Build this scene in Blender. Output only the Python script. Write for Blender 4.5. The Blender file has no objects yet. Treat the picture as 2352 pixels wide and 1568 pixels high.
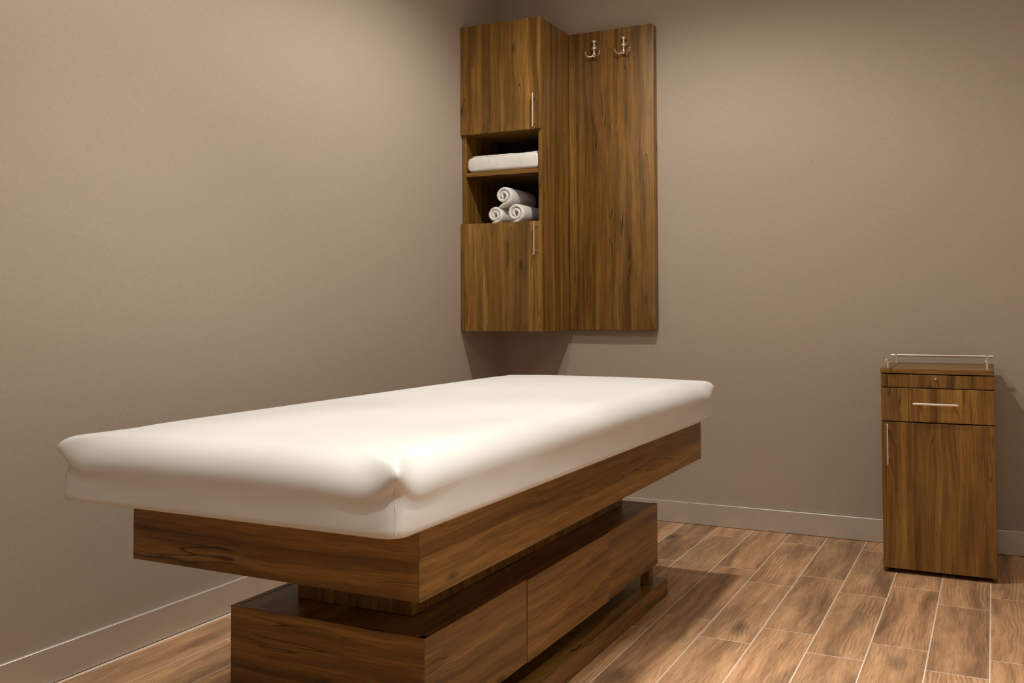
import bpy, bmesh, math, random
from mathutils import Vector, Matrix, noise
random.seed(7)
S = bpy.context.scene
C = S.collection

# ---------------------------------------------------------------- camera
W_PX = 2352.0
YAW, PITCH, ROLL = 0.46312, 0.03069, -0.0035
F_PX, PP_Y = 2217.83, -143.45
fw = Vector((-math.sin(YAW)*math.cos(PITCH), math.cos(YAW)*math.cos(PITCH), math.sin(PITCH)))
rt = Vector((math.cos(YAW), math.sin(YAW), 0)); up = rt.cross(fw)
r2 = math.cos(ROLL)*rt + math.sin(ROLL)*up
u2 = -math.sin(ROLL)*rt + math.cos(ROLL)*up
cd_ = bpy.data.cameras.new('camera'); cam = bpy.data.objects.new('camera', cd_); C.objects.link(cam)
M = Matrix((r2, u2, -fw)).transposed().to_4x4(); M.translation = Vector((2.44608, -4.71996, 1.07))
cam.matrix_world = M
cd_.sensor_width = 36.0; cd_.lens = 36.0*F_PX/W_PX; cd_.shift_y = PP_Y/W_PX
cd_.clip_start = 0.05; cd_.clip_end = 60
S.camera = cam

# ---------------------------------------------------------------- view, world, ceiling lamps, added fill lamps
vs = S.view_settings
vs.view_transform = 'Standard'; vs.look = 'None'; vs.gamma = 1.0; vs.use_curve_mapping = False
vs.exposure = 0.1
wd = bpy.data.worlds.new('world'); S.world = wd; wd.use_nodes = True
wd.node_tree.nodes['Background'].inputs[0].default_value = (0, 0, 0, 1)
CEIL = 3.0
WARM = (1.0, 0.95, 0.865)
def downlight(x, y, power, cone, blend, size=0.04):
    l = bpy.data.lights.new('downlight', 'SPOT'); l.energy = power; l.color = WARM
    l.spot_size = math.radians(cone); l.spot_blend = blend; l.shadow_soft_size = size
    o = bpy.data.objects.new('downlight', l); C.objects.link(o); o.location = (x, y, CEIL-.02)
def fill_panel(x, y, power, w=0.6):  # unseen area light, added as soft ambient fill
    l = bpy.data.lights.new('fill_panel', 'AREA'); l.energy = power; l.color = WARM; l.size = w
    o = bpy.data.objects.new('fill_panel', l); C.objects.link(o); o.location = (x, y, CEIL-.02)
downlight(1.25, -1.38, 84, 150, .5)    # over the far half of the bed
downlight(1.30, -1.38, 44, 62, .6)
downlight(0.95, -2.65, 44, 84, .7)     # over the near half of the bed
downlight(0.80, -3.00, 46, 152, .4)    # along the left wall
downlight(1.80, -3.10, 72, 60, .5)    # over the aisle
downlight(2.70, -3.40, 120, 74, .4)  # unseen lamp added to brighten the bed's right side
downlight(2.60, -2.00, 75, 46, .6)  # unseen lamp added to brighten the aisle floor
downlight(1.00, -4.40, 10, 125, .5)    # unseen fill lamp added on the camera side
for px in (1.1, 2.5):
    for py in (-1.2, -3.9): fill_panel(px, py, 4.0)

# ---------------------------------------------------------------- helpers
def link(name, me, mat, parent=None, loc=(0, 0, 0)):
    o = bpy.data.objects.new(name, me); C.objects.link(o)
    if mat is not None and not me.materials: me.materials.append(mat)
    o.location = loc
    if parent is not None: o.parent = parent
    return o
def mesh_of(bm, name, smooth=None):
    bmesh.ops.recalc_face_normals(bm, faces=bm.faces)
    me = bpy.data.meshes.new(name); bm.to_mesh(me); bm.free()
    if smooth is not None:
        for p in me.polygons: p.use_smooth = True
        if smooth < 180: me.set_sharp_from_angle(angle=math.radians(smooth))
    return me
def tag(o, label, cat, group=None):
    o['label'] = label; o['category'] = cat
    if group: o['group'] = group
    return o
def thing(name, label, cat, loc, group=None):
    o = bpy.data.objects.new(name, None); C.objects.link(o); o.location = loc
    o.empty_display_size = 0.1
    return tag(o, label, cat, group)
def box_bm(bm, x0, x1, y0, y1, z0, z1, bevel=0.0, seg=1):
    vs_ = [bm.verts.new((x, y, z)) for z in (z0, z1) for y in (y0, y1) for x in (x0, x1)]
    idx = [(0, 2, 3, 1), (4, 5, 7, 6), (0, 1, 5, 4), (2, 6, 7, 3), (0, 4, 6, 2), (1, 3, 7, 5)]
    fs = [bm.faces.new([vs_[i] for i in f]) for f in idx]
    if bevel > 0:
        es = list({e for f in fs for e in f.edges})
        bmesh.ops.bevel(bm, geom=es, offset=bevel, offset_type='OFFSET', segments=seg, profile=0.5, affect='EDGES')
def box(name, parent, mat, x0, x1, y0, y1, z0, z1, bevel=0.0012, org=None, seg=1):
    """box in world metres; with a parent the coordinates are made local to it"""
    bm = bmesh.new()
    o = Vector(org) if org is not None else (parent_org(parent) if parent else Vector((0, 0, 0)))
    cx, cy, cz = (x0+x1)/2, (y0+y1)/2, (z0+z1)/2
    box_bm(bm, x0-cx, x1-cx, y0-cy, y1-cy, z0-cz, z1-cz, bevel, seg)
    return link(name, mesh_of(bm, name), mat, parent, Vector((cx, cy, cz))-o)
def parent_org(p):
    v = Vector((0, 0, 0))
    while p is not None: v += p.location; p = p.parent
    return v
def tube_bm(bm, pts, r, seg=12, caps=True):
    pts = [Vector(p) for p in pts]; n = len(pts)
    rad = r if isinstance(r, (list, tuple)) else [r]*n
    rings = []; prev = None
    for i, p in enumerate(pts):
        t = (pts[min(i+1, n-1)]-pts[max(i-1, 0)]).normalized()
        if prev is None:
            a = Vector((0, 0, 1)) if abs(t.z) < 0.9 else Vector((1, 0, 0))
            u = t.cross(a).normalized()
        else:
            u = (prev-t*prev.dot(t)).normalized()
        prev = u; v = t.cross(u)
        rings.append([bm.verts.new(p+rad[i]*(math.cos(2*math.pi*k/seg)*u+math.sin(2*math.pi*k/seg)*v)) for k in range(seg)])
    for a, b in zip(rings, rings[1:]):
        for k in range(seg): bm.faces.new((a[k], a[(k+1) % seg], b[(k+1) % seg], b[k]))
    if caps:
        bm.faces.new(rings[0][::-1]); bm.faces.new(rings[-1])
def bar_pts(a, b, r):
    """rounded bar end points + radii"""
    a, b = Vector(a), Vector(b); d = (b-a).normalized(); e = r*0.35
    return [a, a+d*e, b-d*e, b], [r-e, r, r, r-e]
def lathe_bm(bm, prof, c=(0, 0, 0), seg=20):
    c = Vector(c); rings = []
    for r, z in prof:
        rings.append([bm.verts.new(c+Vector((r*math.cos(2*math.pi*k/seg), r*math.sin(2*math.pi*k/seg), z))) for k in range(seg)])
    for a, b in zip(rings, rings[1:]):
        for k in range(seg): bm.faces.new((a[k], a[(k+1) % seg], b[(k+1) % seg], b[k]))
    bm.faces.new(rings[0][::-1]); bm.faces.new(rings[-1])

# ---------------------------------------------------------------- materials
class NT:
    def __init__(s, name):
        s.m = bpy.data.materials.new(name); s.m.use_nodes = True; s.t = s.m.node_tree
        s.b = s.t.nodes['Principled BSDF']
    def n(s, typ, **kw):
        nd = s.t.nodes.new(typ)
        for k, v in kw.items():
            if k.startswith('i_'):
                nd.inputs[k[2:].replace('_', ' ')].default_value = v
            else: setattr(nd, k, v)
        return nd
    def l(s, a, b): s.t.links.new(a, b)
    def mix(s, fac, a, b, blend='MIX'):
        nd = s.n('ShaderNodeMix', data_type='RGBA', blend_type=blend)
        for sock, v in ((nd.inputs['Factor'], fac), (nd.inputs['A'], a), (nd.inputs['B'], b)):
            if hasattr(v, 'links'): s.l(v, sock)
            elif isinstance(v, (int, float)): sock.default_value = v
            else: sock.default_value = (*v, 1)
        return nd.outputs['Result']
    def ramp(s, fac, stops, interp='LINEAR'):
        nd = s.n('ShaderNodeValToRGB'); cr = nd.color_ramp; cr.interpolation = interp
        while len(cr.elements) < len(stops): cr.elements.new(0.5)
        for e, (p, c) in zip(cr.elements, stops):
            e.position = p; e.color = (*c, 1) if not isinstance(c, (int, float)) else (c, c, c, 1)
        s.l(fac, nd.inputs['Fac']); return nd.outputs['Color']
    def noise(s, vec, scale, detail=3, rough=0.5, dist=0.0):
        nd = s.n('ShaderNodeTexNoise'); nd.inputs['Scale'].default_value = scale
        nd.inputs['Detail'].default_value = detail; nd.inputs['Roughness'].default_value = rough
        nd.inputs['Distortion'].default_value = dist; s.l(vec, nd.inputs['Vector']); return nd.outputs['Fac']
    def stretch(s, vec, sc):
        nd = s.n('ShaderNodeVectorMath', operation='MULTIPLY'); s.l(vec, nd.inputs[0]); nd.inputs[1].default_value = sc
        return nd.outputs[0]
    def add(s, vec, v2):
        nd = s.n('ShaderNodeVectorMath', operation='ADD'); s.l(vec, nd.inputs[0]); s.l(v2, nd.inputs[1]); return nd.outputs[0]
    def objvec(s, jitter=37.0):
        tc = s.n('ShaderNodeTexCoord'); oi = s.n('ShaderNodeObjectInfo')
        mu = s.n('ShaderNodeMath', operation='MULTIPLY'); s.l(oi.outputs['Random'], mu.inputs[0]); mu.inputs[1].default_value = jitter
        cb = s.n('ShaderNodeCombineXYZ'); [s.l(mu.outputs[0], cb.inputs[k]) for k in range(3)]
        return s.add(tc.outputs['Object'], cb.outputs[0]), oi.outputs['Random']
    def bump(s, h, strength, dist=0.001):
        nd = s.n('ShaderNodeBump'); nd.inputs['Strength'].default_value = strength; nd.inputs['Distance'].default_value = dist
        s.l(h, nd.inputs['Height']); s.l(nd.outputs[0], s.b.inputs['Normal'])
    def set(s, **kw):
        for k, v in kw.items(): s.b.inputs[k.replace('_', ' ')].default_value = v

def axis_scale(axis, across, along):
    v = [across]*3; v['XYZ'.index(axis)] = along; return tuple(v)

def wood(name, axis, gain=1.62, rough=0.34):
    t = NT(name); vec, rnd = t.objvec()
    warp = t.n('ShaderNodeTexNoise'); warp.inputs['Scale'].default_value = 2.2; warp.inputs['Detail'].default_value = 2
    t.l(vec, warp.inputs['Vector'])
    wv = t.n('ShaderNodeVectorMath', operation='SCALE'); t.l(warp.outputs['Color'], wv.inputs[0]); wv.inputs['Scale'].default_value = 0.05
    vec2 = t.add(vec, wv.outputs[0])
    g = lambda c: (c[0]*gain, c[1]*gain*1.05, c[2]*gain*.66)
    band = t.noise(t.stretch(vec2, axis_scale(axis, 26, 0.55)), 1.0, 6, 0.62)
    col = t.ramp(band, [(0.30, g((.045, .019, .0055))), (0.42, g((.100, .045, .0132))), (0.53, g((.150, .071, .0220))), (0.68, g((.240, .122, .043)))])
    wide = t.noise(t.stretch(vec2, axis_scale(axis, 7, 0.5)), 1.0, 2)
    col = t.mix(0.6, col, t.ramp(wide, [(0.34, .62), (0.66, 1.25)]), 'MULTIPLY')
    hue = t.noise(t.stretch(vec2, axis_scale(axis, 34, 0.5)), 1.0, 2)
    col = t.mix(t.ramp(hue, [(0.45, 0.0), (0.70, 0.35)]), col, g((.19, .078, .030)))
    fib = t.noise(t.stretch(vec, axis_scale(axis, 420, 9)), 1.0, 3, 0.65)
    col = t.mix(0.75, col, t.ramp(fib, [(0.30, .45), (0.65, 1.2)]), 'MULTIPLY')
    # dark splits: thin lines that come and go along the grain
    line = t.noise(t.stretch(vec2, axis_scale(axis, 34, 0.55)), 1.0, 1, 0.3)
    lm = t.ramp(line, [(0.488, 0.0), (0.5, 1.0), (0.512, 0.0)])
    seg = t.noise(t.stretch(vec, axis_scale(axis, 16, 2.6)), 1.0, 1)
    sm = t.ramp(seg, [(0.47, 0.0), (0.55, 0.95)])
    mm = t.n('ShaderNodeMath', operation='MULTIPLY'); t.l(lm, mm.inputs[0]); t.l(sm, mm.inputs[1])
    col = t.mix(mm.outputs[0], col, g((.016, .008, .004)))
    smo = t.noise(t.stretch(vec2, axis_scale(axis, 20, 1.6)), 1.0, 3, 0.5)
    col = t.mix(t.ramp(smo, [(0.60, 0.0), (0.74, 0.6)]), col, g((.050, .026, .011)))
    vo = t.n('ShaderNodeTexVoronoi'); vo.inputs['Scale'].default_value = 1.0
    t.l(t.stretch(vec2, axis_scale(axis, 7, 2.6)), vo.inputs['Vector'])
    kn = t.ramp(vo.outputs['Distance'], [(0.03, 0.85), (0.10, 0.0)])
    col = t.mix(kn, col, g((.024, .013, .007)))
    t.l(col, t.b.inputs['Base Color'])
    t.set(Roughness=rough); t.b.inputs['Specular IOR Level'].default_value = 0.45
    t.bump(fib, 0.15, 0.0005)
    return t.m
W_Z = wood('walnut_laminate_vertical', 'Z')
W_X = wood('walnut_laminate_crosswise', 'X')
W_Y = wood('walnut_laminate_lengthwise', 'Y')

def floor_tile_mat():
    t = NT('wood_look_porcelain'); vec, rnd = t.objvec(53.0)
    wn = t.n('ShaderNodeTexNoise'); wn.inputs['Scale'].default_value = 6.5; wn.inputs['Detail'].default_value = 2
    t.l(t.stretch(vec, (1, .45, 1)), wn.inputs['Vector'])
    ws = t.n('ShaderNodeVectorMath', operation='SCALE'); t.l(wn.outputs['Color'], ws.inputs[0]); ws.inputs['Scale'].default_value = 0.065
    v2 = t.add(vec, ws.outputs[0])
    w3 = t.n('ShaderNodeVectorMath', operation='SCALE'); t.l(wn.outputs['Color'], w3.inputs[0]); w3.inputs['Scale'].default_value = 0.014
    v3 = t.add(vec, w3.outputs[0])
    band = t.noise(t.stretch(v2, (19, 1.5, 1)), 1.0, 5, 0.56)
    col = t.ramp(band, [(0.26, (0.200, 0.106, 0.053)), (0.42, (0.376, 0.211, 0.110)), (0.54, (0.515, 0.297, 0.156)), (0.75, (0.676, 0.407, 0.221))])
    col = t.mix(1.0, col, t.ramp(rnd, [(0.0, (.84, .83, .82)), (0.5, (1.0, .99, .98)), (1.0, (1.14, 1.12, 1.10))]), 'MULTIPLY')
    cath = t.n('ShaderNodeTexWave', wave_type='BANDS', bands_direction='X'); cath.inputs['Scale'].default_value = 24
    cath.inputs['Distortion'].default_value = 5; cath.inputs['Detail'].default_value = 1.5; cath.inputs['Detail Scale'].default_value = 0.7
    t.l(t.stretch(v2, (1, .16, 1)), cath.inputs['Vector'])
    patch = t.noise(t.stretch(vec, (6, 2.5, 1)), 1.0, 1)
    pm = t.ramp(patch, [(0.46, 0.0), (0.62, 0.5)])
    cm = t.n('ShaderNodeMath', operation='MULTIPLY'); t.l(t.ramp(cath.outputs['Fac'], [(0.45, 0.0), (0.95, 1.0)]), cm.inputs[0]); t.l(pm, cm.inputs[1])
    col = t.mix(cm.outputs[0], col, (.175, .100, .055))
    fib = t.noise(t.stretch(v3, (300, 12, 1)), 1.0, 3, 0.65)
    col = t.mix(0.6, col, t.ramp(fib, [(0.3, .5), (0.62, 1.18)]), 'MULTIPLY')
    grey = t.noise(t.stretch(v2, (9, 3.0, 1)), 1.0, 3, 0.5)
    col = t.mix(t.ramp(grey, [(0.54, 0.0), (0.72, 0.5)]), col, (.15, .098, .064))
    vo = t.n('ShaderNodeTexVoronoi'); vo.inputs['Scale'].default_value = 1.0; t.l(t.stretch(v2, (6.5, 2.8, .01)), vo.inputs['Vector'])
    sp = t.n('ShaderNodeSeparateColor'); t.l(vo.outputs['Color'], sp.inputs[0])
    km = t.n('ShaderNodeMath', operation='MULTIPLY'); t.l(t.ramp(vo.outputs['Distance'], [(0.03, 0.95), (0.10, 0.6), (0.27, 0.0)]), km.inputs[0]); t.l(t.ramp(sp.outputs[0], [(0.58, 0.0), (0.64, 1.0)]), km.inputs[1])
    col = t.mix(km.outputs[0], col, (.055, .042, .034))
    t.l(col, t.b.inputs['Base Color']); t.set(Roughness=0.5); t.b.inputs['Specular IOR Level'].default_value = 0.4
    t.bump(fib, 0.2, 0.0006); return t.m
TILE = floor_tile_mat()

def plain(name, col, rough=0.5, metal=0.0, noise_amt=0.0, nscale=60, bump=0.0, spec=0.5):
    t = NT(name); t.set(Roughness=rough, Metallic=metal); t.b.inputs['Specular IOR Level'].default_value = spec
    tc = t.n('ShaderNodeTexCoord'); f = t.noise(tc.outputs['Object'], nscale, 4, 0.6)
    lo = tuple(c*(1-noise_amt) for c in col); hi = tuple(min(1, c*(1+noise_amt)) for c in col)
    t.l(t.ramp(f, [(0.3, lo), (0.7, hi)]), t.b.inputs['Base Color'])
    if bump: t.bump(f, bump, 0.001)
    return t.m
def wallpaper():
    t = NT('taupe_woven_wallpaper'); tc = t.n('ShaderNodeTexCoord'); v = tc.outputs['Object']
    a = t.noise(t.stretch(v, (60, 60, 500)), 1.0, 2); b = t.noise(t.stretch(v, (500, 500, 40)), 1.0, 2)
    m = t.n('ShaderNodeMath', operation='ADD'); t.l(a, m.inputs[0]); t.l(b, m.inputs[1])
    h = t.n('ShaderNodeMath', operation='MULTIPLY'); t.l(m.outputs[0], h.inputs[0]); h.inputs[1].default_value = 0.5
    t.l(t.ramp(h.outputs[0], [(0.35, (.395, .330, .262)), (0.65, (.445, .372, .298))]), t.b.inputs['Base Color'])
    t.set(Roughness=0.8); t.b.inputs['Specular IOR Level'].default_value = 0.25
    t.bump(h.outputs[0], 0.15, 0.0008); return t.m
WALL = wallpaper()
PALE = plain('pale_bounce_paint', (.78, .74, .68), 0.85, nscale=40, noise_amt=.02)  # for the unseen walls, kept light to bounce fill into the room
CEILM = plain('ceiling_paint', (.80, .77, .72), 0.9, nscale=30, noise_amt=.02)
GROUT = plain('pale_grout', (.70, .56, .45), 0.85, nscale=180, noise_amt=.08, bump=.2)
BASEM = plain('brushed_aluminium_skirting', (.62, .58, .525), 0.42, metal=0.5, noise_amt=.04, nscale=8)
STEEL = plain('brushed_steel', (.92, .87, .80), 0.30, metal=1.0, nscale=250, noise_amt=.05)
CHROME = plain('polished_chrome', (.86, .82, .76), 0.10, metal=1.0, nscale=80, noise_amt=.01)
RECESS_SHADE = plain('recess_shade_black', (.012, .009, .006), 0.8, nscale=60, noise_amt=.2)  # near-black colour stands in for deep shade in recesses
def vinyl():
    t = NT('white_leatherette'); tc = t.n('ShaderNodeTexCoord')
    f = t.noise(tc.outputs['Object'], 900, 2); s = t.noise(tc.outputs['Object'], 5, 2)
    t.l(t.ramp(s, [(0.3, (.70, .695, .68)), (0.7, (.73, .725, .71))]), t.b.inputs['Base Color'])
    t.set(Roughness=0.42); t.b.inputs['Specular IOR Level'].default_value = 0.45; t.bump(f, 0.04, 0.0004); return t.m
VINYL = vinyl()
def terry():
    t = NT('white_terry_cloth'); tc = t.n('ShaderNodeTexCoord'); v = tc.outputs['Object']
    f = t.noise(v, 420, 3, 0.7); s = t.noise(v, 40, 3)
    t.l(t.ramp(s, [(0.3, (.86, .84, .80)), (0.7, (.92, .90, .87))]), t.b.inputs['Base Color'])
    t.set(Roughness=0.95); t.b.inputs['Specular IOR Level'].default_value = 0.1
    t.b.inputs['Sheen Weight'].default_value = 0.2
    t.bump(f, 0.8, 0.003); return t.m
TERRY = terry()

# ---------------------------------------------------------------- room shell
XR, YF = 3.55, -5.7
def struct(o): o['kind'] = 'structure'; return o
struct(box('wall_left', None, WALL, -0.12, 0.0, YF-.12, 0.12, -.06, CEIL, 0))
struct(box('wall_back', None, WALL, 0.0, XR, 0.0, 0.12, -.06, CEIL, 0))
struct(box('wall_right', None, PALE, XR, XR+.12, YF-.12, 0.12, -.06, CEIL, 0))
struct(box('wall_front', None, PALE, 0.0, XR, YF-.12, YF, -.06, CEIL, 0))
struct(box('ceiling', None, CEILM, -.12, XR+.12, YF-.12, .12, CEIL, CEIL+.1, 0))
floor = struct(box('floor', None, GROUT, 0.0, XR, YF, 0.0, -.06, -.0007, 0))
TW, TL, X0G, GAP = 0.17075, 0.7025, 2.4156, 0.0044
def tile_mesh(w, l):
    bm = bmesh.new(); box_bm(bm, -w/2, w/2, -l/2, l/2, -.010, 0, .0006); return mesh_of(bm, 'floor_tile')
cache = {}
for k in range(-7, 15):
    xa, xb = X0G-TW*k, X0G-TW*k+TW
    off = -0.72 if k % 2 == 0 else -0.191
    ys = [0.0]; y = off
    while y > YF: ys.append(y); y -= TL
    ys.append(YF)
    a, b = max(xa+GAP/2, 0.001), min(xb-GAP/2, XR-.001)
    if b-a < .02: continue
    for y1, y0 in zip(ys, ys[1:]):
        l, w = y1-y0-GAP, b-a
        if l < .02: continue
        key = (round(w, 4), round(l, 4))
        if key not in cache: cache[key] = tile_mesh(w, l)
        link('floor_tile', cache[key], TILE, floor, Vector(((a+b)/2, (y0+y1)/2, 0))-floor.location)
HB, TB = 0.1054, 0.012
struct(box('baseboard_left', None, BASEM, 0.0, TB, YF, 0.0, .0015, HB, .0016))
struct(box('baseboard_back', None, BASEM, TB, XR, -TB, 0.0, .0015, HB, .0016))
struct(box('baseboard_right', None, BASEM, XR-TB, XR, YF, -TB, .0015, HB, .0016))
struct(box('baseboard_front', None, BASEM, TB, XR-TB, YF, YF+TB, .0015, HB, .0016))

# ---------------------------------------------------------------- treatment bed
BX = 1.024
bed = thing('massage_bed', 'dark walnut massage bed base with deep top frame and low stepped pedestal', 'bed', (BX, -2.05, 0))
fx0, fx1, fy0, fy1, fz0, fz1 = .6306, 1.417, -3.0768, -1.0252, .488, .642
T = .022
box('end_board', bed, W_X, fx0, fx1-.0006, fy0, fy0+T, fz0, fz1, .001)
box('end_board', bed, W_X, fx0, fx1-.0006, fy1-T, fy1, fz0, fz1, .001)
box('side_board', bed, W_Y, fx1-T, fx1, fy0+T+.0006, fy1-T-.0006, fz0, fz1, .001)
box('side_board', bed, W_Y, fx0, fx0+T, fy0+T+.0006, fy1-T-.0006, fz0, fz1, .001)
# mitred look: thin side cover runs to the front corner
box('side_cover', bed, W_Y, fx1, fx1+.0012, fy0, fy1, fz0, fz1, .0004)
box('underside_board', bed, W_Y, fx0+T, fx1-T, fy0+T, fy1-T, fz0+.004, fz0+.022, 0)
box('deck_board', bed, W_Y, fx0+T, fx1-T, fy0+T, fy1-T, fz1-.02, fz1-.0005, 0)
# neck between frame and pedestal
nx0, nx1, ny0, ny1 = .853, 1.195, -2.752, -1.303
bz0, bz1 = .1177, .340
box('neck', bed, W_Z, nx0, nx1, ny0, ny1, bz1, fz0+.004, .001)
# pedestal box
bx0, bx1, by0, by1 = .7428, 1.3048, -2.873, -1.2241
PT = .018
box('pedestal_top', bed, W_Y, bx0+PT+.0006, bx1-PT-.0006, by0+PT+.0006, by1-PT-.0006, bz1-.018, bz1-.0008, .0006)
box('pedestal_bottom', bed, W_Y, bx0+PT, bx1-PT, by0+PT, by1-PT, bz0+.0005, bz0+.018, 0)
box('end_panel', bed, W_X, bx0, bx1-.0008, by0, by0+PT, bz0, bz1, .001)
box('end_panel', bed, W_X, bx0, bx1-.0008, by1-PT, by1, bz0, bz1, .001)
box('side_panel', bed, W_Y, bx0, bx0+PT, by0+PT+.0005, by1-PT-.0005, bz0, bz1, .001)
cuts = [by0+.0006, -2.351, -1.739, by1-.0006]
for i, (a, b) in enumerate(zip(cuts, cuts[1:])):
    dx = .0016 if i == 1 else 0.0
    dz = .0015 if i == 1 else 0.0
    d = box('drawer_front', bed, W_Y, bx1-PT+.0008, bx1+dx, a+(.0011 if i else 0), b-(.0011 if i < 2 else 0), bz0-dz, bz1-dz, .0009)
PZ = .060
px0, px1, py0, py1 = .715, 1.335, -2.895, -1.200
for x in (px0+.032, px1-.068):
    for y in (py0+.12, py1-.115):
        box('leg', bed, W_Z, x, x+.036, y, y+.036, PZ-.0005, bz0+.001, .001)
box('plinth', bed, W_Y, px0, px1, py0, py1, 0.0005, PZ, .0015)

# ---------------------------------------------------------------- mattress
def make_mattress():
    mx0, mx1, my0, my1, z0, zt = .537, 1.458, -3.215, -.962, .6425, .798
    cx, cy = (mx0+mx1)/2, (my0+my1)/2
    hx, hy = (mx1-mx0)/2, (my1-my0)/2
    def side_params(n):     # denser near ends
        return [0.5-0.5*math.cos(math.pi*(i/n))*(0.55+0.45*abs(math.cos(math.pi*(i/n)))) for i in range(n)]
    per = []                # (side, s) around the sharp rectangle
    NS, NLg = 44, 84
    corners = [(-hx, -hy), (hx, -hy), (hx, hy), (-hx, hy)]
    for i in range(4):
        a, b = Vector(corners[i]), Vector(corners[(i+1) % 4])
        for s in side_params(NS if i % 2 == 0 else NLg): per.append(a.lerp(b, s))
    def ring(p, inset, r):
        """point p of the sharp outline -> outline inset, with corner radius r"""
        ax, ay = hx-inset, hy-inset
        x, y = p.x*ax/hx, p.y*ay/hy
        if r > 0:
            qx, qy = ax-r, ay-r
            dx, dy = abs(x)-qx, abs(y)-qy
            if dx > 0 and dy > 0:
                # square corner to circle
                m = max(dx, dy); l = math.hypot(dx, dy)
                k = m/l; dx *= k; dy *= k
                x = math.copysign(qx+dx, x); y = math.copysign(qy+dy, y)
        return x, y
    bm = bmesh.new(); rings = []
    def cornerness(p, sig):
        d = math.hypot(hx-abs(p.x), hy-abs(p.y)); return math.exp(-(d/sig)**2)
    def smooth(a, b, t):
        t = max(0, min(1, (t-a)/(b-a))); return t*t*(3-2*t)
    def make(fn): rings.append([bm.verts.new((*fn(p)[:2], fn(p)[2])) for p in per])
    R0, RC = .072, .024
    def droop(x, y): d = math.hypot(hx-abs(x), hy-abs(y)); return .0105*math.exp(-(d/.15)**2)
    def RR(p): c = cornerness(p, .045); return R0*(1-c)+RC*c
    # underside
    for ins in (.10, .03): make(lambda p: (*ring(p, ins, .03), z0+.0005))
    make(lambda p: (*ring(p, .006, .036), z0))
    make(lambda p: (*ring(p, .001, .040), z0+.004))
    for f in (.12, .3, .5, .68, .8, .88, .94, 1.0):
        def fn(p, f=f):
            zs = zt-.0035-RR(p)-droop(p.x, p.y); z = z0+.004+(zs-z0-.004)*f
            r = .036*(1-smooth(.62, 1.0, f))+.006
            wob = .0035*noise.noise(Vector((p.x*5, p.y*5, z*9)))
            belly = .003*math.sin(math.pi*f) + .006*math.sin(math.pi*smooth(.4, .98, f))*cornerness(p, .11)
            return (*ring(p, belly+wob*math.sin(math.pi*f), r), z)
        make(fn)
    for a in (12, 25, 38, 50, 62, 74, 84, 90):
        def fn(p, a=a):
            A = math.radians(a); R = RR(p)
            c = cornerness(p, .05)
            x, y = ring(p, R*1.35*(1-math.cos(A)), .006+.012*math.sin(A))
            return x, y, zt-.0035-R*(1-math.sin(A))-droop(x, y)
        make(fn)
    for ins in (.128, .15, .18, .22, .28, .36, .42):
        def fn(p, ins=ins):
            x, y = ring(p, ins, .02)
            return x, y, zt-.0035*(1-smooth(.10, .30, ins))-droop(x, y)
        make(fn)
    for a, b in zip(rings, rings[1:]):
        n = len(a)
        for k in range(n): bm.faces.new((a[k], a[(k+1) % n], b[(k+1) % n], b[k]))
    bm.faces.new(rings[0][::-1]); bm.faces.new(rings[-1])
    mo = link('mattress', mesh_of(bm, 'mattress', 180), VINYL, None, (cx, cy, 0))
    tag(mo, 'thick white leatherette mattress pad lying on the walnut massage bed', 'mattress')
    for sx, sy in ((1, -1), (-1, -1), (1, 1), (-1, 1)):
        pts = []
        for f, r in ((.02, .05), (.2, .052), (.45, .052), (.65, .05), (.8, .038), (.93, .016), (1.0, .008)):
            z = z0+.004+(zt-.0035-.0105-RC-z0-.004)*f
            bel = .003*math.sin(math.pi*f)+.006*math.sin(math.pi*smooth(.4, .98, f))
            q = ring(Vector((sx*hx, sy*hy)), bel, .036*(1-smooth(.62, 1.0, f))+.006)
            pts.append((q[0], q[1], z))
        bm = bmesh.new(); tube_bm(bm, pts, .0009, 6)
        link('seam', mesh_of(bm, 'seam', 60), VINYL, mo)
    return mo
make_mattress()

# ---------------------------------------------------------------- wall cabinet in the corner
def bar_handle(parent, axis, a, b, off_dir, stand, r=.0040, posts=(.13, .87), mat=None):
    """bar from a to b (world) with two posts back to the door"""
    org = parent_org(parent); bm = bmesh.new()
    a, b = Vector(a)-org, Vector(b)-org
    pts, rad = bar_pts(a, b, r); tube_bm(bm, pts, rad, 14)
    for f in posts:
        q = a.lerp(b, f); tube_bm(bm, [q, q+Vector(off_dir)*stand], r*.95, 10)
    return link('handle', mesh_of(bm, 'handle', 40), mat or STEEL, parent)

cab = thing('wall_cabinet', 'tall walnut wall cabinet in the corner with two doors and open towel shelves', 'cabinet', (.228, -.2, .9563))
cw, cdp, cz0, cz1 = .4532, .4115, .9563, 2.5199
yb = -cdp+.0185          # carcass front
d1, d2 = 1.9615, 1.5032  # lower edge of upper door, upper edge of lower door
CT = .018
box('side_panel', cab, W_Z, .004, .004+CT, yb, -.001, cz0, cz1, .0008)
box('side_panel', cab, W_Z, cw-CT-.001, cw-.0005, yb, -.001, cz0, cz1, .0008)
for za, zb in ((cz1-CT, cz1), (d1+.002, d1+.002+CT), (1.7465, 1.7670), (d2-.006-CT, d2-.006), (cz0, cz0+CT)):
    nm = 'shelf' if abs(za-1.7465) < .001 else ('top_panel' if zb == cz1 else ('bottom_panel' if za == cz0 else 'divider'))
    box(nm, cab, W_X, .0225, cw-CT-.0015, yb+.001, -.007, za, zb, .0008)
box('back_panel', cab, RECESS_SHADE, .0225, cw-CT-.0015, -.007, -.001, cz0+CT, cz1-CT, 0)  # shade of the cabinet interior put into the panel colour
D1 = box('door', cab, W_Z, .0025, cw, -cdp, yb-.001, d1, cz1, .001)
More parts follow.
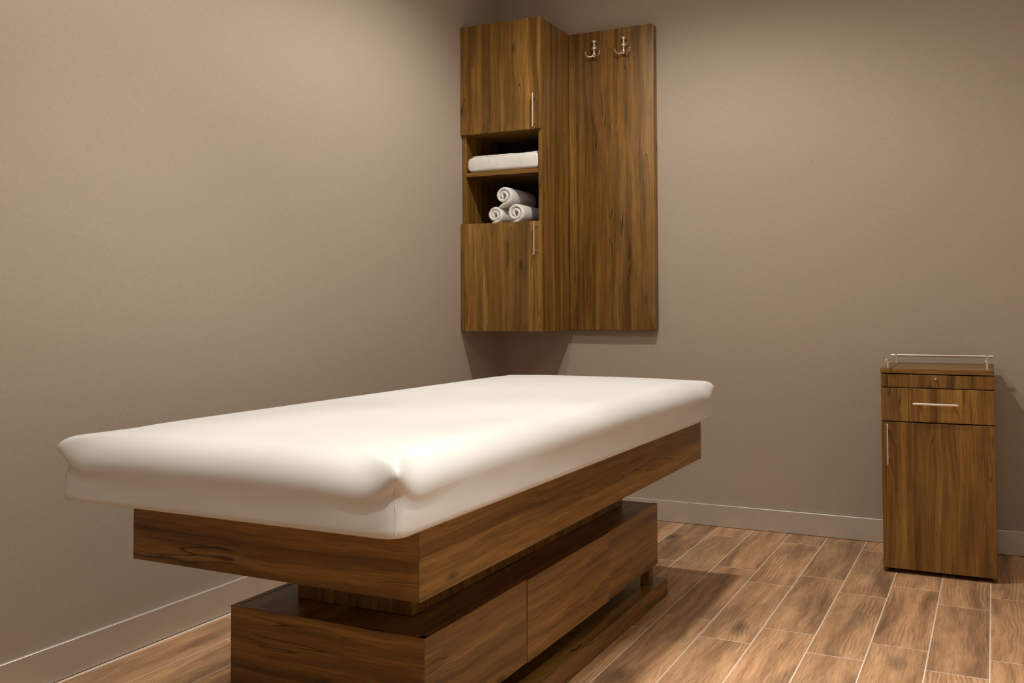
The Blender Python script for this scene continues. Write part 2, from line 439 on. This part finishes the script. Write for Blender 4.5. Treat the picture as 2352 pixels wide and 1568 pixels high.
D2 = box('door', cab, W_Z, .0025, cw+.001, -cdp, yb-.001, cz0, d2, .001)
bar_handle(D1, 'Z', (.4262, -.4415, 1.965), (.4262, -.4415, 2.135), (0, 1, 0), .030)
bar_handle(D2, 'Z', (.4302, -.4415, 1.3334), (.4302, -.4415, 1.5005), (0, 1, 0), .030)

# hook panel beside the cabinet, with rounded outer corners
def hook_panel():
    x0, x1, y0, y1, z0, z1, r = cw+.0015, .9205, -.050, -.001, .9585, 2.5155, .012
    ox, oz = (x0+x1)/2, (z0+z1)/2
    pts = [(x0, z0)]
    for cx_, cz_, a0 in ((x1-r, z0+r, -90), (x1-r, z1-r, 0)):
        for i in range(9):
            a = math.radians(a0+90*i/8); pts.append((cx_+r*math.cos(a), cz_+r*math.sin(a)))
    pts.append((x0, z1))
    bm = bmesh.new()
    f = bm.faces.new([bm.verts.new((x-ox, y0, z-oz)) for x, z in pts])
    ex = bmesh.ops.extrude_face_region(bm, geom=[f])
    for v in [g for g in ex['geom'] if isinstance(g, bmesh.types.BMVert)]: v.co.y = y1
    front = [e for e in bm.edges if all(abs(v.co.y-y0) < 1e-6 for v in e.verts)]
    bmesh.ops.bevel(bm, geom=front, offset=.0022, segments=2, profile=.5, affect='EDGES')
    o = link('hook_panel', mesh_of(bm, 'hook_panel', 35), W_Z, None, (ox, 0, oz))
    return tag(o, 'tall flat walnut panel with rounded edge mounted beside the wall cabinet', 'wall panel')
hook_panel()

def robe_hook(x, z, label):
    """z = middle height of the stem"""
    t = thing('robe_hook', label, 'hook', (x, -.050, z), 'robe hooks on the walnut panel')
    bm = bmesh.new()   # fixing rose against the panel
    prof = [(.0105, 0), (.0105, -.002), (.008, -.004), (.005, -.012)]
    rings = []
    for r, y in prof: rings.append([bm.verts.new((r*math.cos(k*math.pi/8), y+.0005, .012+r*math.sin(k*math.pi/8))) for k in range(16)])
    for a, b in zip(rings, rings[1:]):
        for k in range(16): bm.faces.new((a[k], a[(k+1) % 16], b[(k+1) % 16], b[k]))
    bm.faces.new(rings[0]); bm.faces.new(rings[-1][::-1])
    link('rose', mesh_of(bm, 'rose', 40), CHROME, t)
    bm = bmesh.new()
    st = [(.0025, -.046), (.0050, -.0445), (.0056, -.041), (.0042, -.0375), (.0068, -.036), (.0078, -.029), (.0062, -.018), (.0048, -.013),
          (.0056, -.011), (.0102, -.0055), (.0128, .000), (.0134, .004), (.0120, .0085), (.0075, .0115), (.0050, .0135), (.0066, .0165),
          (.0070, .020), (.0050, .0235), (.0046, .027), (.0082, .0295), (.0118, .0335), (.0128, .037), (.0112, .0415), (.0092, .0445), (.0050, .046)]
    lathe_bm(bm, [(r*1.32, z) for r, z in st], (0, -.016, 0), 22)
    link('stem', mesh_of(bm, 'stem', 50), CHROME, t)
    for s in (-1, 1):
        d = Vector((s*math.sin(math.radians(60)), -math.cos(math.radians(60)), 0))
        pts = []
        for i in range(13):
            f = i/12; a = math.radians(195+165*f)
            ru, rz = .0200, .0165
            pts.append(Vector((0, -.016, -.027))+d*(.0245+ru*math.cos(a)*1.05)+Vector((0, 0, rz*math.sin(a)+.0045*f)))
        bm = bmesh.new(); tube_bm(bm, pts, [.0046-.0018*i/12 for i in range(13)], 10)
        pr = link('prong', mesh_of(bm, 'prong', 50), CHROME, t)
        bm = bmesh.new(); bmesh.ops.create_uvsphere(bm, u_segments=12, v_segments=8, radius=.0044, matrix=Matrix.Translation(pts[-1]+Vector((0, 0, .002))))
        link('tip', mesh_of(bm, 'tip', 180), CHROME, pr)
robe_hook(.604, 2.4185, 'small chrome double robe hook nearer to the wall cabinet')
robe_hook(.766, 2.4170, "small chrome double robe hook nearer to the panel's rounded outer edge")

# ---------------------------------------------------------------- towels
def folded_towel():
    x0, x1, y0, y1, z0, z1 = .0285, .4325, -.388, -.06, 1.7672, 1.8600
    t = thing('folded_towel', 'white folded bath towel on the upper open shelf of the cabinet', 'towel', ((x0+x1)/2, (y0+y1)/2, z0))
    ox, oy = t.location.x, t.location.y
    def slab(nm, za, zb, xa, xb, ya, seed):
        bm = bmesh.new(); nx, n = 40, 40; rings = []
        for i in range(nx+1):
            u = i/nx; x = xa+(xb-xa)*u
            e = min(u, 1-u)*(xb-xa)
            k = 1.0 if e > .022 else math.sqrt(max(0.02, 1-((.022-e)/.022)**2))
            ring = []
            for j in range(n):
                a = 2*math.pi*j/n
                c, s = math.cos(a), math.sin(a)
                ex = .30
                hy, hz = (y1-ya)/2, (zb-za)/2
                yy = (y1+ya)/2+hy*math.copysign(abs(c)**ex, c)*(1-.02*(1-k))
                zz = (za+zb)/2+hz*math.copysign(abs(s)**ex, s)*(.62+.38*k)
                lift = .010*(1-u)*0
                nn = noise.noise(Vector((x*11, yy*11, zz*16+seed)))
                nf = noise.noise(Vector((x*46, yy*46, zz*46+seed)))
                if s > -.5: zz += .0035*nn+.0012*nf
                yy -= (.004*nn+.0015*nf) if c < 0 else 0
                ring.append(bm.verts.new((x-ox, yy-oy, max(zz, za)-z0)))
            rings.append(ring)
        for a, b in zip(rings, rings[1:]):
            for j in range(n): bm.faces.new((a[j], a[(j+1) % n], b[(j+1) % n], b[j]))
        bm.faces.new(rings[0][::-1]); bm.faces.new(rings[-1])
        link(nm, mesh_of(bm, nm, 180), TERRY, t)
    slab('fold', z0+.0006, z1-.008, x0, x1, y0, 3.1)
    slab('top_layer', z1-.014, z1-.001, x0+.016, x1-.004, y0+.022, 8.7)
folded_towel()

def towel_roll(cx, cz, r, ang0, label, seed, y0=-.386, y1=-.085, tail=.03, turns=1.95):
    th = .0185; gap = .0010
    pitch = th+gap
    rin = max(.0075, r-th/2-pitch*turns)
    cen = []
    N = 110
    tot = turns*2*math.pi
    for i in range(N+1):
        f = i/N; a = ang0-tot*(1-f)
        rr = rin+(r-th/2-rin)*f + .0012*noise.noise(Vector((f*9, seed, 0)))
        cen.append(Vector((-rr*math.cos(a), 0, rr*math.sin(a))))
    tdir = (cen[-1]-cen[-2]).normalized()
    tail_n = 8
    for i in range(1, tail_n+1):
        cen.append(cen[-1]+tdir*(tail/tail_n)+Vector((0, 0, -.0002*i)))
    bm = bmesh.new(); secs = []
    ys = [(0, .30), (.004, .70), (.010, .92), (.018, 1), (.06, 1), (.12, 1), (.19, 1), (.26, 1), (.283, 1), (.295, .8), (.301, .35)]
    L = y1-y0
    for yy, k in ys:
        y = yy/.301*L
        up_, dn = [], []
        for i, p in enumerate(cen):
            t_ = (cen[min(i+1, len(cen)-1)]-cen[max(i-1, 0)]).normalized(); n_ = Vector((t_.z, 0, -t_.x))
            endk = 1.0
            if i < 4: endk = (.35, .7, .88, .97)[i]
            if i > len(cen)-5: endk = (.35, .7, .88, .97)[len(cen)-1-i]
            nn = .0016*noise.noise(Vector((p.x*60, y*40, p.z*60+seed)))
            yj = y+.003*noise.noise(Vector((p.x*40, seed, p.z*40)))
            up_.append(bm.verts.new(p+n_*(th/2*k*endk+nn)+Vector((0, yj, 0))))
            dn.append(bm.verts.new(p-n_*(th/2*k*endk)+Vector((0, yj, 0))))
        secs.append(up_+dn[::-1])
    m = len(secs[0])
    for a, b in zip(secs, secs[1:]):
        for k in range(m): bm.faces.new((a[k], a[(k+1) % m], b[(k+1) % m], b[k]))
    h = m//2
    for sec, fl in ((secs[0], False), (secs[-1], True)):
        for i in range(h-1):
            q = (sec[i], sec[i+1], sec[m-2-i], sec[m-1-i]); bm.faces.new(q if not fl else q[::-1])
    o = link('rolled_towel', mesh_of(bm, 'rolled_towel', 180), TERRY, None, (cx, y0, cz))
    return tag(o, label, 'towel', 'rolled towels in the lower open shelf')
FL = d2-.006
towel_roll(.1830, FL+.0495, .0490, math.radians(262), 'rolled white towel at lower left of the pile of three in the cabinet', 1.3, tail=.038)
towel_roll(.2990, FL+.0545, .0540, math.radians(262), 'rolled white towel at lower right of the pile of three in the cabinet', 5.1, tail=.045)
towel_roll(.2330, FL+.0545+.0905, .0530, math.radians(262), 'rolled white towel resting on top of the other two rolls', 9.4, tail=.032)

# ---------------------------------------------------------------- trolley cabinet
tx0, tx1, tyf, tyb, tzt = 2.0250, 2.4405, -.5172, -.030, .8225
tr = thing('bedside_cabinet', 'small walnut bedside cabinet with steel gallery rail against the back wall', 'cabinet', ((tx0+tx1)/2, -.27, 0))
yc = tyf+.0190
box('top_board', tr, W_X, tx0, tx1, tyf, tyb, tzt-.0195, tzt, .0012)
box('side_panel', tr, W_Z, tx0+.0008, tx0+.0195, yc, tyb, 0.0005, tzt-.0200, .001)
box('side_panel', tr, W_Z, tx1-.0195, tx1-.0008, yc, tyb, 0.0005, tzt-.0200, .001)
box('back_panel', tr, W_Z, tx0+.020, tx1-.020, tyb-.012, tyb-.002, .03, tzt-.021, 0)
box('bottom_panel', tr, W_X, tx0+.020, tx1-.020, yc+.001, tyb-.013, .022, .040, 0)
box('kick_board', tr, RECESS_SHADE, tx0+.020, tx1-.020, yc+.05, yc+.062, .0005, .0215, 0)  # shade of the toe gap put into the board colour
dr1 = box('drawer', tr, W_Z, tx0+.0012, tx1-.0006, tyf, yc-.0008, .7475, .7985, .001)
dr2 = box('drawer', tr, W_Z, tx0+.0012, tx1-.0006, tyf, yc-.0008, .6105, .7440, .001)
dr3 = box('door', tr, W_Z, tx0+.0012, tx1-.0006, tyf, yc-.0008, .0190, .6060, .001)
bar_handle(dr2, 'X', (2.1462, tyf-.030, .6845), (2.3136, tyf-.030, .6845), (0, 1, 0), .031, r=.0052)
bar_handle(dr3, 'Z', (2.0508, tyf-.030, .4368), (2.0508, tyf-.030, .6008), (0, 1, 0), .031, r=.0040)
bm = bmesh.new()
org = parent_org(dr1); c0 = Vector((2.2309, tyf, .7855))-org
tube_bm(bm, [c0+Vector((0, .002, 0)), c0+Vector((0, -.004, 0)), c0+Vector((0, -.010, 0)), c0+Vector((0, -.0125, 0))], [.0066, .0066, .0060, .0042], 18)
link('lock', mesh_of(bm, 'lock', 40), STEEL, dr1)
# gallery rail: posts and bars
def rail_bar(a, b, r=.0052):
    bm = bmesh.new(); o = parent_org(tr)
    pts, rad = bar_pts(Vector(a)-o, Vector(b)-o, r); tube_bm(bm, pts, rad, 14)
    link('rail_bar', mesh_of(bm, 'rail_bar', 40), STEEL, tr)
def rail_post(x, y, z1):
    bm = bmesh.new(); o = parent_org(tr); b = Vector((x, y, tzt-.001))-o
    tube_bm(bm, [b, b+Vector((0, 0, z1-tzt+.001))], .0047, 12)
    link('rail_post', mesh_of(bm, 'rail_post', 40), STEEL, tr)
RZ = .8570
XL, XRR, YB = 2.0510, 2.4150, -.088
rail_bar((2.0255, YB, RZ), (2.4400, YB, RZ))
rail_bar((XL, -.545, RZ-.0005), (XL, YB-.0075, RZ-.0005))
rail_bar((XRR, -.545, RZ-.0005), (XRR, YB-.0075, RZ-.0005))
for x in (XL, XRR):
    for y in (-.488, YB): rail_post(x, y, RZ)
